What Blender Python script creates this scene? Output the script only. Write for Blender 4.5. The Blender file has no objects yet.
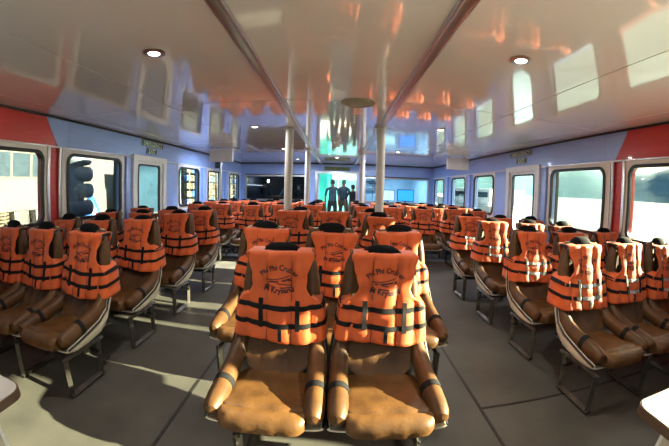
import bpy, bmesh, math, random
from mathutils import Vector, Matrix, noise
from mathutils.geometry import tessellate_polygon
PI = math.pi
SC = bpy.context.scene
COL = SC.collection

# ------------------------------------------------------------------ camera
W = 3.5                 # half width of the cabin
CAMX, CAMZ = 0.049, 1.40
YAW, PITCH, ROLL, FPX, KR = 0.0078, -0.1014, -0.0263, 324.35, -0.022


def cam_dir(x, y, z):
    c, s = math.cos(ROLL), math.sin(ROLL); x, z = x * c + z * s, -x * s + z * c
    c, s = math.cos(PITCH), math.sin(PITCH); y, z = y * c - z * s, y * s + z * c
    c, s = math.cos(YAW), math.sin(YAW); x, y = x * c - y * s, x * s + y * c
    return Vector((x, y, z))


cd = bpy.data.cameras.new('camera'); cam = bpy.data.objects.new('camera', cd); COL.objects.link(cam)
X, U, B = cam_dir(1, 0, 0), cam_dir(0, 0, 1), -cam_dir(0, 1, 0)
M = Matrix((X, U, B)).transposed().to_4x4(); M.translation = Vector((CAMX, 0, CAMZ))
cam.matrix_world = M
cd.type = 'PANO'; cd.sensor_fit = 'HORIZONTAL'; cd.sensor_width = 36.0; cd.sensor_height = 24.0
cd.clip_start = 0.02; cd.clip_end = 3000
A1 = (669 / 36.0) / FPX
cd.panorama_type = 'FISHEYE_LENS_POLYNOMIAL'
cd.fisheye_fov = math.radians(180)
cd.fisheye_polynomial_k0 = 0.0
cd.fisheye_polynomial_k1 = -A1
cd.fisheye_polynomial_k2 = 0.0
cd.fisheye_polynomial_k3 = -KR * A1 ** 3
cd.fisheye_polynomial_k4 = 0.0
SC.camera = cam

# ------------------------------------------------------------------ sky, sun, exposure
wd = bpy.data.worlds.new('world'); SC.world = wd; wd.use_nodes = True
nt = wd.node_tree; nt.nodes.clear()
sky = nt.nodes.new('ShaderNodeTexSky'); sky.sky_type = 'NISHITA'; sky.sun_disc = False
sky.sun_elevation = math.radians(24); sky.sun_rotation = math.radians(70); sky.air_density = 1.2; sky.dust_density = 2.0
bg = nt.nodes.new('ShaderNodeBackground'); bg.inputs['Strength'].default_value = 0.46
wo = nt.nodes.new('ShaderNodeOutputWorld')
nt.links.new(sky.outputs[0], bg.inputs[0]); nt.links.new(bg.outputs[0], wo.inputs[0])
SUN_ELEV, SUN_AZ = 17.5, 1.0     # azimuth: degrees by which the sun stands behind the camera's right hand
sd = bpy.data.lights.new('sun', 'SUN'); sd.energy = 135.0; sd.angle = math.radians(0.7); sd.color = (1.0, 0.84, 0.58)
sun = bpy.data.objects.new('sun', sd); COL.objects.link(sun)
_e, _a = math.radians(SUN_ELEV), math.radians(SUN_AZ)
_tosun = Vector((math.cos(_e) * math.cos(_a), -math.cos(_e) * math.sin(_a), math.sin(_e)))
sun.rotation_euler = _tosun.to_track_quat('Z', 'Y').to_euler(); sun.location = (40, 0, 30)
SC.view_settings.view_transform = 'Standard'; SC.view_settings.look = 'None'
SC.view_settings.gamma = 1.0; SC.view_settings.use_curve_mapping = False
SC.view_settings.exposure = 0.32
SC.cycles.max_bounces = 8; SC.cycles.diffuse_bounces = 4; SC.cycles.glossy_bounces = 4
SC.cycles.transparent_max_bounces = 12; SC.cycles.caustics_reflective = True; SC.cycles.caustics_refractive = False
SC.cycles.sample_clamp_indirect = 6.0
SC.cycles.use_denoising = True

# ------------------------------------------------------------------ materials


def mat(name, col, rough=.5, metal=0., spec=.5, noise_amt=0., scale=8., bump=0., bscale=60., coat=0., stretch=None, col2=None, emit=0., sheen=0., ior=1.5, detail=3., mixlo=.35, mixhi=.7, coatr=.05):
    m = bpy.data.materials.new(name); m.use_nodes = True
    t = m.node_tree; p = t.nodes['Principled BSDF']
    p.inputs['Base Color'].default_value = (*col, 1); p.inputs['Roughness'].default_value = rough
    p.inputs['Metallic'].default_value = metal; p.inputs['Specular IOR Level'].default_value = spec; p.inputs['IOR'].default_value = ior
    p.inputs['Coat Weight'].default_value = coat; p.inputs['Coat Roughness'].default_value = coatr
    if sheen: p.inputs['Sheen Weight'].default_value = sheen
    if emit:
        p.inputs['Emission Color'].default_value = (*col, 1); p.inputs['Emission Strength'].default_value = emit
    tc = t.nodes.new('ShaderNodeTexCoord'); mp = t.nodes.new('ShaderNodeMapping')
    t.links.new(tc.outputs['Object'], mp.inputs[0])
    if stretch: mp.inputs['Scale'].default_value = stretch
    n = t.nodes.new('ShaderNodeTexNoise'); n.inputs['Scale'].default_value = scale; n.inputs['Detail'].default_value = detail
    t.links.new(mp.outputs[0], n.inputs[0])
    r = t.nodes.new('ShaderNodeMapRange'); r.inputs[1].default_value = mixlo; r.inputs[2].default_value = mixhi
    t.links.new(n.outputs[0], r.inputs[0])
    mx = t.nodes.new('ShaderNodeMix'); mx.data_type = 'RGBA'
    c2 = col2 if col2 else tuple(max(0, c * (1 - noise_amt)) for c in col)
    mx.inputs[6].default_value = (*col, 1); mx.inputs[7].default_value = (*c2, 1)
    t.links.new(r.outputs[0], mx.inputs[0]); t.links.new(mx.outputs[2], p.inputs['Base Color'])
    if bump:
        b = t.nodes.new('ShaderNodeBump'); b.inputs['Strength'].default_value = 1.0; b.inputs['Distance'].default_value = bump
        n2 = t.nodes.new('ShaderNodeTexNoise'); n2.inputs['Scale'].default_value = bscale; n2.inputs['Detail'].default_value = 2
        t.links.new(mp.outputs[0], n2.inputs[0]); t.links.new(n2.outputs[0], b.inputs['Height'])
        t.links.new(b.outputs[0], p.inputs['Normal'])
        if coat: t.links.new(b.outputs[0], p.inputs['Coat Normal'])
    return m


def glass_mat(name, tint, refl=.08):
    m = bpy.data.materials.new(name); m.use_nodes = True; t = m.node_tree; t.nodes.clear()
    tr = t.nodes.new('ShaderNodeBsdfTransparent'); tr.inputs[0].default_value = (*tint, 1)
    gl = t.nodes.new('ShaderNodeBsdfGlossy'); gl.inputs['Roughness'].default_value = .02
    fr = t.nodes.new('ShaderNodeFresnel'); fr.inputs[0].default_value = 1.35
    tc = t.nodes.new('ShaderNodeTexCoord'); n = t.nodes.new('ShaderNodeTexNoise'); n.inputs['Scale'].default_value = 3
    mr = t.nodes.new('ShaderNodeMapRange'); mr.inputs[3].default_value = .92; mr.inputs[4].default_value = 1.0
    mu = t.nodes.new('ShaderNodeVectorMath'); mu.operation = 'SCALE'; mu.inputs[0].default_value = tint
    t.links.new(tc.outputs['Object'], n.inputs[0]); t.links.new(n.outputs[0], mr.inputs[0]); t.links.new(mr.outputs[0], mu.inputs['Scale'])
    t.links.new(mu.outputs[0], tr.inputs[0])
    mx = t.nodes.new('ShaderNodeMixShader'); o = t.nodes.new('ShaderNodeOutputMaterial')
    ge = t.nodes.new('ShaderNodeNewGeometry'); su = t.nodes.new('ShaderNodeMath'); su.operation = 'SUBTRACT'; su.inputs[0].default_value = 1
    ml = t.nodes.new('ShaderNodeMath'); ml.operation = 'MULTIPLY'; t.links.new(ge.outputs['Backfacing'], su.inputs[1])
    t.links.new(fr.outputs[0], ml.inputs[0]); t.links.new(su.outputs[0], ml.inputs[1]); t.links.new(ml.outputs[0], mx.inputs[0]); t.links.new(tr.outputs[0], mx.inputs[1]); t.links.new(gl.outputs[0], mx.inputs[2]); t.links.new(mx.outputs[0], o.inputs[0])
    return m


MT = dict(
    orange=mat('orange nylon', (.64, .105, .020), .55, noise_amt=.18, scale=9, bump=.0009, bscale=220, spec=.35, sheen=.1),
    webbing=mat('black webbing', (.008, .008, .009), .75, spec=.2, noise_amt=.4, scale=80, bump=.0006, bscale=400),
    grille=mat('aged beige grille', (.36, .34, .22), .5, noise_amt=.2, scale=30),
    tape=mat('silver belt strip', (.42, .44, .43), .35, metal=.3, noise_amt=.35, scale=40),  # silver middle sections of the belts, sea-side block only
    binding=mat('black binding tape', (.016, .014, .014), .6, noise_amt=.3, scale=60),
    ink=mat('dark red-brown ink', (.045, .006, .008), .6, noise_amt=.3, scale=50),
    leather=mat('brown vinyl leather', (.105, .046, .014), .46, spec=.3, col2=(.058, .025, .008), scale=7, bump=.0008, bscale=130, detail=6),
    leather_worn=mat('worn brown vinyl leather', (.135, .062, .019), .46, spec=.3, col2=(.075, .033, .010), scale=9, bump=.0012, bscale=70, detail=6),
    leather_dark=mat('dark vinyl', (.045, .036, .032), .5, noise_amt=.4, scale=12, bump=.0006, bscale=140),
    cap=mat('black vinyl', (.005, .005, .006), .85, spec=.15, noise_amt=.3, scale=20, bump=.0004, bscale=140),
    shell=mat('cream fibreglass', (.62, .56, .45), .35, noise_amt=.15, scale=6, coat=.2),
    rubber=mat('black rubber', (.010, .010, .011), .45, noise_amt=.3, scale=30),
    steel=mat('dark steel', (.10, .09, .078), .38, metal=.8, noise_amt=.4, scale=14, bump=.0004, bscale=90),
    alu=mat('brushed aluminium', (.62, .60, .58), .28, metal=1, noise_amt=.2, scale=5, stretch=(20, 1, 20)),
    floor=mat('grey anti-slip deck paint', (.092, .087, .074), .45, col2=(.055, .052, .045), scale=2.2, bump=.0012, bscale=90, detail=8, spec=.45),
    seam=mat('dark floor seam', (.02, .018, .016), .5, noise_amt=.5, scale=20),
    blue=mat('blue wall laminate', (.32, .45, .84), .35, col2=(.28, .41, .78), scale=3, stretch=(1, 1, 8), detail=5, bump=.0003, bscale=12, coat=.25),
    red=mat('red wall laminate', (.52, .035, .030), .35, col2=(.43, .025, .022), scale=3, stretch=(1, 1, 8), detail=5, coat=.25),
    cream=mat('cream moulded panel', (.72, .68, .62), .4, noise_amt=.12, scale=4, coat=.15),
    white=mat('white paint', (.74, .75, .76), .35, noise_amt=.08, scale=5),
    postpaint=mat('off-white post paint', (.66, .64, .62), .35, noise_amt=.1, scale=9, stretch=(1, 1, .3)),
    ceil=mat('glossy beige ceiling panel', (.90, .88, .88), .10, noise_amt=.06, scale=1.2, bump=.0022, bscale=1.5, coat=.9, coatr=.05, spec=.5, ior=1.5),
    tabletop=mat('pale laminate table top', (.62, .60, .56), .25, noise_amt=.1, scale=5, coat=.2),
    tableside=mat('cream table panel', (.50, .47, .38), .45, noise_amt=.1, scale=5),
    brownedge=mat('brown edge band', (.10, .055, .035), .4, noise_amt=.2, scale=10),
    sign=mat('dark green sign plate', (.030, .050, .040), .3, noise_amt=.2, scale=10),
    signtext=mat('pale glow sign lettering', (.62, .80, .66), .4, noise_amt=.05, scale=10),
    lamp=mat('lamp lens', (1, .97, .9), .3, emit=18., noise_amt=.02),
    glass=glass_mat('window glass', (.58, .62, .60)),
    clear=glass_mat('clear glass', (.85, .92, .95)),
    concrete=mat('quay concrete', (.058, .060, .060), .8, col2=(.04, .042, .042), scale=.6, detail=8, bump=.01, bscale=6),
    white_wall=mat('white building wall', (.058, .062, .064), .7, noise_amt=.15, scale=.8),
    darkglass=mat('dark window glazing', (.02, .035, .05), .5, spec=.1, noise_amt=.3, scale=2),
    tarp=mat('blue tarpaulin', (.008, .08, .32), .5, noise_amt=.4, scale=2, bump=.02, bscale=4),
    tyre=mat('old tyre rubber', (.13, .17, .20), .7, noise_amt=.4, scale=5),
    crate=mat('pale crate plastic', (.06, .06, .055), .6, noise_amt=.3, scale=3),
    timber=mat('pallet timber', (.06, .042, .025), .7, noise_amt=.4, scale=3),
    hill=mat('haze-tinted wooded hillside', (.05, .20, .25), .9, col2=(.065, .23, .28), scale=.008, detail=3, bump=.4, bscale=.02),  # distance haze mixed into the pale teal base colour
    sea=mat('sea water', (.17, .245, .25), .33, noise_amt=.2, scale=.05, bump=.25, bscale=.55, stretch=(1, .5, 1)),
    hull=mat('white boat hull', (.78, .80, .82), .35, noise_amt=.08, scale=1),
    teal=mat('teal tarpaulin', (.02, .62, .50), .6, noise_amt=.35, scale=1.2),
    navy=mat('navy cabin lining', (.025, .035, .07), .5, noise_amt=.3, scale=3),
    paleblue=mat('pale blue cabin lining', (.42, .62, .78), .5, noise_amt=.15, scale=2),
    screen=mat('blue monitor screen', (.03, .30, .85), .3, emit=1.6, noise_amt=.3, scale=3),
    screen2=mat('pale monitor screen', (.50, .85, .95), .3, emit=1.5, noise_amt=.3, scale=3),
    shirt=mat('slate blue shirt', (.05, .10, .13), .8, noise_amt=.3, scale=9),
    shirt2=mat('blue shirt', (.10, .28, .55), .8, noise_amt=.3, scale=9),
    darkcloth=mat('dark trousers', (.018, .022, .03), .8, noise_amt=.3, scale=9),
    khaki=mat('khaki shorts', (.13, .12, .085), .8, noise_amt=.3, scale=9),
    skin=mat('skin', (.33, .17, .10), .5, noise_amt=.1, scale=9),
    hair=mat('black hair', (.012, .010, .009), .5, noise_amt=.3, scale=60),
    cap_green=mat('green cap', (.05, .22, .09), .7, noise_amt=.3, scale=20),
    eye=mat('eye white', (.7, .7, .68), .3, noise_amt=.05),
)

# ------------------------------------------------------------------ mesh helpers


class MB:
    """Collects geometry of one object."""

    def __init__(s): s.v = []; s.f = []; s.m = []; s.mi = 0

    def add(s, vs, fs):
        o = len(s.v); s.v += [tuple(v) for v in vs]; s.f += [tuple(o + i for i in f) for f in fs]; s.m += [s.mi] * len(fs); return s

    def box(s, c, d, rz=0, bev=0):
        bm = bmesh.new(); bmesh.ops.create_cube(bm, size=1)
        bmesh.ops.scale(bm, vec=d, verts=bm.verts)
        if bev: bmesh.ops.bevel(bm, geom=bm.edges[:], offset=bev, segments=2, affect='EDGES', profile=.6)
        bmesh.ops.rotate(bm, cent=(0, 0, 0), matrix=Matrix.Rotation(rz, 3, 'Z'), verts=bm.verts)
        bmesh.ops.translate(bm, vec=c, verts=bm.verts); return s.bm(bm)

    def bm(s, bm):
        bm.verts.index_update(); s.add([v.co[:] for v in bm.verts], [[v.index for v in f.verts] for f in bm.faces]); bm.free(); return s

    def tube(s, pts, r, n=10, sq=1., cap=True, closed=False, up=None):
        """pts path, r scalar or list of (ra, rb)."""
        pts = [Vector(p) for p in pts]; N = len(pts); rings = []
        for i, p in enumerate(pts):
            a = pts[(i - 1) % N] if (i or closed) else p; b = pts[(i + 1) % N] if (i < N - 1 or closed) else p
            t = (b - a).normalized(); u = Vector(up) if up else (Vector((0, 0, 1)) if abs(t.z) < .9 else Vector((0, 1, 0)))
            e1 = t.cross(u).normalized(); e2 = e1.cross(t).normalized()
            rr = r[i] if isinstance(r, (list, tuple)) else r
            ra, rb = rr if isinstance(rr, (list, tuple)) else (rr, rr * sq)
            rings.append([p + e1 * ra * math.cos(2 * PI * k / n) + e2 * rb * math.sin(2 * PI * k / n) for k in range(n)])
        vs = [v for ri in rings for v in ri]; fs = []
        for i in range(N if closed else N - 1):
            j = (i + 1) % N
            for k in range(n): fs.append((i * n + k, i * n + (k + 1) % n, j * n + (k + 1) % n, j * n + k))
        if cap and not closed: fs.append(tuple(range(n - 1, -1, -1))); fs.append(tuple((N - 1) * n + k for k in range(n)))
        return s.add(vs, fs)

    def lathe(s, prof, c, n=24, axis='Z', cap=True):
        vs = []; fs = []
        for (r, h) in prof:
            for k in range(n):
                a = 2 * PI * k / n; x, y = r * math.cos(a), r * math.sin(a)
                v = (x, y, h) if axis == 'Z' else ((h, x, y) if axis == 'X' else (x, h, y))
                vs.append((v[0] + c[0], v[1] + c[1], v[2] + c[2]))
        for i in range(len(prof) - 1):
            for k in range(n): fs.append((i * n + k, i * n + (k + 1) % n, (i + 1) * n + (k + 1) % n, (i + 1) * n + k))
        if cap: fs.append(tuple(range(n - 1, -1, -1))); fs.append(tuple((len(prof) - 1) * n + k for k in range(n)))
        else:
            m_ = (len(prof) - 1) * n
            for k in range(n): fs.append((m_ + k, m_ + (k + 1) % n, (k + 1) % n, k))
        return s.add(vs, fs)

    def poly(s, outer, holes, fn, depth):
        """2-D polygon with holes turned into a slab; fn(a, b, d) maps to 3-D, d from 0 to depth."""
        loops = [outer] + holes; flat = [p for l in loops for p in l]
        tris = tessellate_polygon([[Vector((p[0], p[1], 0)) for p in l] for l in loops]); n = len(flat)
        vs = [fn(a, b, 0) for a, b in flat] + [fn(a, b, depth) for a, b in flat]
        fs = [tuple(t) for t in tris] + [tuple(n + i for i in reversed(t)) for t in tris]; o = 0
        for l in loops:
            k = len(l)
            for i in range(k): fs.append((o + i, o + (i + 1) % k, n + o + (i + 1) % k, n + o + i))
            o += k
        return s.add(vs, fs)

    def mesh(s, name, mats, smooth=True):
        me = bpy.data.meshes.new(name); me.from_pydata(s.v, [], s.f)
        for m in (mats if isinstance(mats, (list, tuple)) else [mats]): me.materials.append(m)
        me.polygons.foreach_set('material_index', s.m); me.update()
        bm = bmesh.new(); bm.from_mesh(me); bmesh.ops.recalc_face_normals(bm, faces=bm.faces)
        if smooth:
            for f in bm.faces: f.smooth = True
            for e in bm.edges:
                if len(e.link_faces) == 2 and e.calc_face_angle(0) > .7: e.smooth = False
        bm.to_mesh(me); bm.free(); return me

    def build(s, name, mats, parent=None, loc=(0, 0, 0), smooth=True):
        o = bpy.data.objects.new(name, s.mesh(name, mats, smooth)); COL.objects.link(o); o.location = loc
        if parent: o.parent = parent
        return o


def tag(o, label=None, cat=None, group=None, kind=None):
    if label: o['label'] = label
    if cat: o['category'] = cat
    if group: o['group'] = group
    if kind: o['kind'] = kind
    return o


def empty(name, loc=(0, 0, 0), rz=0):
    o = bpy.data.objects.new(name, None); COL.objects.link(o); o.location = loc; o.rotation_euler = (0, 0, rz); o.empty_display_size = .1; return o


def struct(o): o['kind'] = 'structure'; return o


def rrect(a0, a1, b0, b1, r, n=6):
    out = []
    for (ca, cb, st) in ((a1 - r, b1 - r, 0), (a0 + r, b1 - r, 90), (a0 + r, b0 + r, 180), (a1 - r, b0 + r, 270)):
        for k in range(n + 1):
            t = math.radians(st + 90 * k / n); out.append((ca + r * math.cos(t), cb + r * math.sin(t)))
    return out


def rect(a0, a1, b0, b1): return [(a1, b1), (a0, b1), (a0, b0), (a1, b0)]


def text_mesh(txt, size, bold=0.0):
    cu = bpy.data.curves.new('lettering', 'FONT'); cu.body = txt; cu.size = size; cu.align_x = 'CENTER'; cu.resolution_u = 2; cu.offset = bold
    o = bpy.data.objects.new('lettering', cu); COL.objects.link(o)
    dg = bpy.context.evaluated_depsgraph_get(); me = bpy.data.meshes.new_from_object(o.evaluated_get(dg))
    vs = [v.co.copy() for v in me.vertices]; fs = [tuple(p.vertices) for p in me.polygons]
    COL.objects.unlink(o); bpy.data.objects.remove(o); bpy.data.meshes.remove(me); return vs, fs


HT = 2.332   # ceiling height
Y0, Y1 = -2.6, 11.53
# ------------------------------------------------------------------ the cabin: floor, ceiling, walls
b = MB(); b.box(((0), (Y0 + Y1) / 2, -.05), (2 * W + .2, Y1 - Y0 + .2, .1)); struct(b.build('floor', MT['floor']))
n_trim = [0]


def trim(b, m, smooth=True):
    n_trim[0] += 1; return struct(b.build('trim_%d' % n_trim[0], m, smooth=smooth))


for x in (-.94, 1.05):
    b = MB(); b.box((x, (Y0 + Y1) / 2, .001), (.022, Y1 - Y0, .004)); trim(b, MT['seam'])
b = MB(); b.box((2.27, 1.69, .001), (2.42, .02, .004)); trim(b, MT['seam'])

# ceiling: glossy panels with dark joints
b = MB(); b.box((0, (Y0 + Y1) / 2, HT + .06), (2 * W + .2, Y1 - Y0 + .2, .1))
xs = [-3.5, -3.14, -1.87, -.60, .66, 1.93, 3.14, 3.5]; ys = [Y0, .3, 3.30, 6.3, 9.3, Y1]
g = .006
for i in range(len(xs) - 1):
    for j in range(len(ys) - 1):
        b.box(((xs[i] + xs[i + 1]) / 2, (ys[j] + ys[j + 1]) / 2, HT + .006), (xs[i + 1] - xs[i] - 2 * g, ys[j + 1] - ys[j] - 2 * g, .012))
b.mi = 1
b.box((0, (Y0 + Y1) / 2, HT + .0095), (2 * W, Y1 - Y0, .005))
struct(b.build('ceiling', [MT['ceil'], MT['seam']], smooth=False))
for x, s in ((-.576, -1), (.645, 1)):      # aluminium trunking along the ceiling
    b = MB(); b.box((x, (Y0 + Y1) / 2, HT - .010), (.06, Y1 - Y0, .020), bev=.006)
    b.tube([(x - .042 * s, Y0, HT - .014), (x - .042 * s, Y1, HT - .014)], .012, 10)
    b.tube([(x + .038 * s, Y0, HT - .008), (x + .038 * s, Y1, HT - .008)], .007, 8)
    trim(b, MT['alu'])

WIN = [(-1.45, -.12), (.10, 1.42), (1.55, 2.85), (3.29, 4.53), (6.67, 7.76), (8.37, 9.45), (10.2, 11.22)]
ZB, ZT, DO0, DO1, DZ = 1.00, 1.88, 4.93, 5.98, 1.98
nw = 0
for s in (-1, 1):
    nm = 'left' if s < 0 else 'right'
    def fn(a, z, d, s=s): return (s * (W + d), a, z)
    b = MB(); cuts = [3.16, 4.72, 6.25, 8.06, 9.83, Y1]
    holes = [rrect(*WIN[3], ZB, ZT, .12), rect(DO0, DO1, .04, 1.94)] + [rrect(*w_, ZB, ZT, .12) for w_ in WIN[4:]]
    for c0, c1, h_ in zip(cuts, cuts[1:], holes): b.poly(rect(c0, c1, 0, 1.95), [h_], fn, .10)
    b.mi = 1; cuts = [Y0, 0, 1.485, 3.155]
    for c0, c1, w_ in zip(cuts, cuts[1:], WIN): b.poly(rect(c0, c1, 0, 1.95), [rrect(*w_, ZB, ZT, .12)], fn, .10)
    b.mi = 0        # upper band: blue forward, red aft of a slanting joint
    b.poly([(Y1, 1.955), (Y1, HT), (6.105, HT), (6.105, 1.955)], [], fn, .10)
    b.poly([(6.10, 1.955), (6.10, HT), (3.305, HT), (3.305, 1.955)], [], fn, .10)
    b.poly([(3.30, 1.955), (3.30, HT), (2.86, HT), (3.12, 1.955)], [], fn, .10)
    b.mi = 1
    b.poly([(3.112, 1.955), (2.852, HT), (Y0, HT), (Y0, 1.955)], [], fn, .10)
    b.mi = 2
    b.box((s * (W + .06), (Y0 + Y1) / 2, 1.17), (.06, .01, 2.3))
    b.poly(rect(Y0, Y1, 1.945, HT), [], lambda a, z, d, s=s: (s * (W + .012 + d), a, z), .02)
    struct(b.build('wall_' + nm, [MT['blue'], MT['red'], MT['rubber']], smooth=False))
    b = MB(); b.box((s * (W - .012), (Y0 + Y1) / 2, HT - .012), (.03, Y1 - Y0, .024)); trim(b, MT['rubber'])
    for (a0, a1) in ((Y0, DO0 - .06), (DO1 + .06, Y1)):
        b = MB(); b.box((s * (W - .014), (a0 + a1) / 2, 1.95), (.034, a1 - a0, .022), bev=.004); trim(b, MT['alu'] if a0 < 0 else MT['white'])
    b = MB(); b.box((s * (W - .018), 2.935, .98), (.04, .05, 1.94), bev=.006)
    b.tube([(s * (W - .03), 3.13, 0), (s * (W - .03), 3.13, 1.94)], .022, 10); trim(b, MT['alu'])
    for i, (a0, a1) in enumerate(WIN):
        nw += 1
        root = struct(empty('window_%d' % nw, (s * W, (a0 + a1) / 2, (ZB + ZT) / 2)))
        cy, cz = (a0 + a1) / 2, (ZB + ZT) / 2
        def f2(a, z, d, s=s): return (-s * d, a - cy, z - cz)
        e = .10 if a0 < 5 else .055
        b = MB(); b.poly(rect(a0 - e, a1 + e, ZB - .09, ZT + .065), [rrect(a0 + .01, a1 - .01, ZB + .01, ZT - .01, .12)], f2, .014)
        b.build('window_surround', MT['cream'] if a0 < 5 else MT['white'], root, smooth=False)
        b = MB(); b.poly(rrect(a0 - .012, a1 + .012, ZB - .012, ZT + .012, .13), [rrect(a0 + .028, a1 - .028, ZB + .028, ZT - .028, .10)], f2, .034)
        b.build('rubber_gasket', MT['rubber'], root, smooth=False)
        b = MB(); b.poly(rrect(a0, a1, ZB, ZT, .12), [], lambda a, z, d, s=s: (s * (.05 + d), a - cy, z - cz), .008)
        b.build('pane', MT['glass'], root, smooth=False)
    # emergency exit door
    root = struct(empty('door_%d' % (1 if s < 0 else 2), (s * W, (DO0 + DO1) / 2, 0)))
    cy = (DO0 + DO1) / 2
    def f3(a, z, d, s=s): return (s * (.03 - d), a - cy, z)
    b = MB(); b.poly(rect(DO0 - .07, DO1 + .07, .0, DZ + .02), [rect(DO0 + .05, DO1 - .05, .05, 1.90)], lambda a, z, d, s=s: (-s * d, a - cy, z), .05)
    b.build('door_frame', MT['white'], root, smooth=False)
    b = MB(); b.poly(rect(DO0 + .03, DO1 - .03, .05, 1.93), [rrect(DO0 + .15, DO1 - .15, .75, 1.83, .05)], f3, .035)
    b.build('door_leaf', MT['white'], root, smooth=False)
    b = MB(); b.poly(rrect(DO0 + .13, DO1 - .13, .73, 1.85, .06), [rrect(DO0 + .16, DO1 - .16, .76, 1.82, .05)], f3, .045)
    b.build('rubber_gasket', MT['rubber'], root, smooth=False)
    b = MB(); b.poly(rrect(DO0 + .15, DO1 - .15, .75, 1.83, .05), [], lambda a, z, d, s=s: (s * (.01 + d), a - cy, z), .008)
    b.build('pane', MT['clear'], root, smooth=False)
    b = MB(); b.tube([(-s * .05, -.42, .98), (-s * .07, -.42, .98), (-s * .07, -.30, .98)], .012, 8)
    b.build('door_handle', MT['alu'], root)
    b = MB(); b.box((s * (W - .02), DO0 - .22, .98), (.05, .11, 1.92), bev=.01); trim(b, MT['blue'])
    # grey posts between the forward windows
    for y in (8.06, 9.83):
        b = MB(); b.box((s * (W - .025), y, .98), (.06, .16, 1.92), bev=.008); trim(b, MT['blue'])


# far bulkhead with doorway and two long windows
def ff(a, z, d): return (a, Y1 + d, z)


b = MB(); b.poly(rect(-.85, .85, 0, HT), [rect(-.69, .69, .02, 2.0)], ff, .08); b.poly(rect(-W, -.85, 0, HT), [rrect(-3.28, -1.02, 1.02, 1.87, .04)], ff, .08); b.poly(rect(.85, W, 0, HT), [rrect(1.02, 3.30, 1.02, 1.87, .04)], ff, .08)
struct(b.build('wall_far', MT['blue'], smooth=False))
b = MB(); b.box((0, Y1 - .012, HT - .012), (2 * W, .03, .024)); trim(b, MT['rubber'])
for x0, x1, i in ((-3.28, -1.02, 31), (1.02, 3.30, 32)):
    nw += 1; cx = (x0 + x1) / 2
    root = struct(empty('window_%d' % nw, (cx, Y1, 1.445)))
    def f4(a, z, d): return (a - cx, -d, z - 1.445)
    b = MB(); b.poly(rect(x0 - .04, x1 + .04, .98, 1.91), [rect(x0 + .02, x1 - .02, 1.04, 1.85)], f4, .03); b.build('window_frame', MT['alu'], root, smooth=False)
    b = MB(); b.box(((x0 + x1) / 2 - cx, -.02, 1.92 - 1.445), (x1 - x0 + .1, .06, .03)); b.build('rubber_gasket', MT['rubber'], root, smooth=False)
    b = MB(); b.poly(rect(x0, x1, 1.02, 1.87), [], lambda a, z, d: (a - cx, .03 + d, z - 1.445), .008); b.build('pane', MT['clear'], root, smooth=False)
root = struct(empty('door_3', (0, Y1, 0)))
b = MB(); b.poly(rect(-.76, .76, 0, 2.06), [rect(-.68, .68, .02, 1.99)], lambda a, z, d: (a, -d, z), .04); b.build('door_frame', MT['alu'], root, smooth=False)
b = MB(); b.poly(rect(-.70, -.62, .02, 1.99), [], lambda a, z, d: (a, .02 + d, z), .04); b.build('door_leaf', MT['paleblue'], root, smooth=False)
# aft bulkhead behind the camera, its unseen opening narrowed to darken the front seats
b = MB(); b.poly(rect(-W, W, 0, HT), [rect(-.6, .6, .03, 2.1)], lambda a, z, d: (a, Y0 - d, z), .08)
struct(b.build('wall_aft', MT['blue'], smooth=False))

# ------------------------------------------------------------------ posts, ceiling fittings, signs
for i, (x, y) in enumerate(((-.70, 4.86), (-.66, 7.45), (.645, 4.60), (.62, 7.75))):
    root = empty('support_post', (x, y, 0))
    tag(root, ('white round post among the seats nearest the quay side of the walkway', 'thinner-looking white post behind it, close to the far bulkhead and quay side',
               'white round post among the centre seats on the sea side', 'white post farther down the cabin on the sea side of the doorway')[i], 'post', 'white support posts')
    b = MB(); b.tube([(0, 0, 0), (0, 0, HT)], .062, 20); b.build('shaft', MT['postpaint'], root)
    b = MB(); b.lathe([(.11, 0), (.11, .012), (.07, .02)], (0, 0, 0)); b.build('base_plate', MT['postpaint'], root)
    b = MB(); b.lathe([(.07, HT - .03), (.10, HT - .02), (.10, HT)], (0, 0, 0)); b.build('top_collar', MT['postpaint'], root)

LAMPS = [(-1.21, 1.87), (1.24, 1.86), (-1.21, 4.70), (1.50, 4.50), (-1.21, 7.4), (1.40, 7.4), (-2.6, 7.4), (-1.21, 9.9), (1.4, 9.9), (0, 9.2), (-1.21, -1.0), (1.24, -1.0)]
LL = ['ceiling downlight above the front seats on the quay side', 'ceiling downlight above the front seats on the sea side', 'ceiling downlight past the first post on the quay side',
      'ceiling downlight past the first post on the sea side', 'small ceiling downlight between the quay-side post and hanging box', 'small ceiling downlight behind the sea-side post',
      'small ceiling downlight beside the quay-side hanging box', 'far ceiling downlight over the last rows on the quay side', 'far ceiling downlight over the last rows on the sea side',
      'far ceiling downlight in front of the doorway', 'ceiling downlight behind the tables on the quay side', 'ceiling downlight behind the tables on the sea side']
for (x, y), lb in zip(LAMPS, LL):
    root = tag(empty('ceiling_downlight', (x, y, HT)), lb, 'ceiling light', 'round ceiling downlights')
    b = MB(); b.lathe([(.042, 0), (.075, -.002), (.08, -.008), (.045, -.014), (.042, -.012)], (0, 0, 0), cap=False); b.build('trim_ring', MT['alu'], root)
    b = MB(); b.lathe([(.001, -.010), (.04, -.010), (.04, -.001), (.001, -.001)], (0, 0, 0)); b.build('lens', MT['lamp'], root)
    ld = bpy.data.lights.new('downlight_glow', 'AREA'); ld.shape = 'DISK'; ld.size = .07; ld.energy = 13 if y < 6 else 34; ld.color = (1, .93, .82) if y < 6 else (.72, .84, 1)
    lo = bpy.data.objects.new('downlight_glow', ld); COL.objects.link(lo); lo.parent = root; lo.location = (0, 0, -.02)

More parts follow.
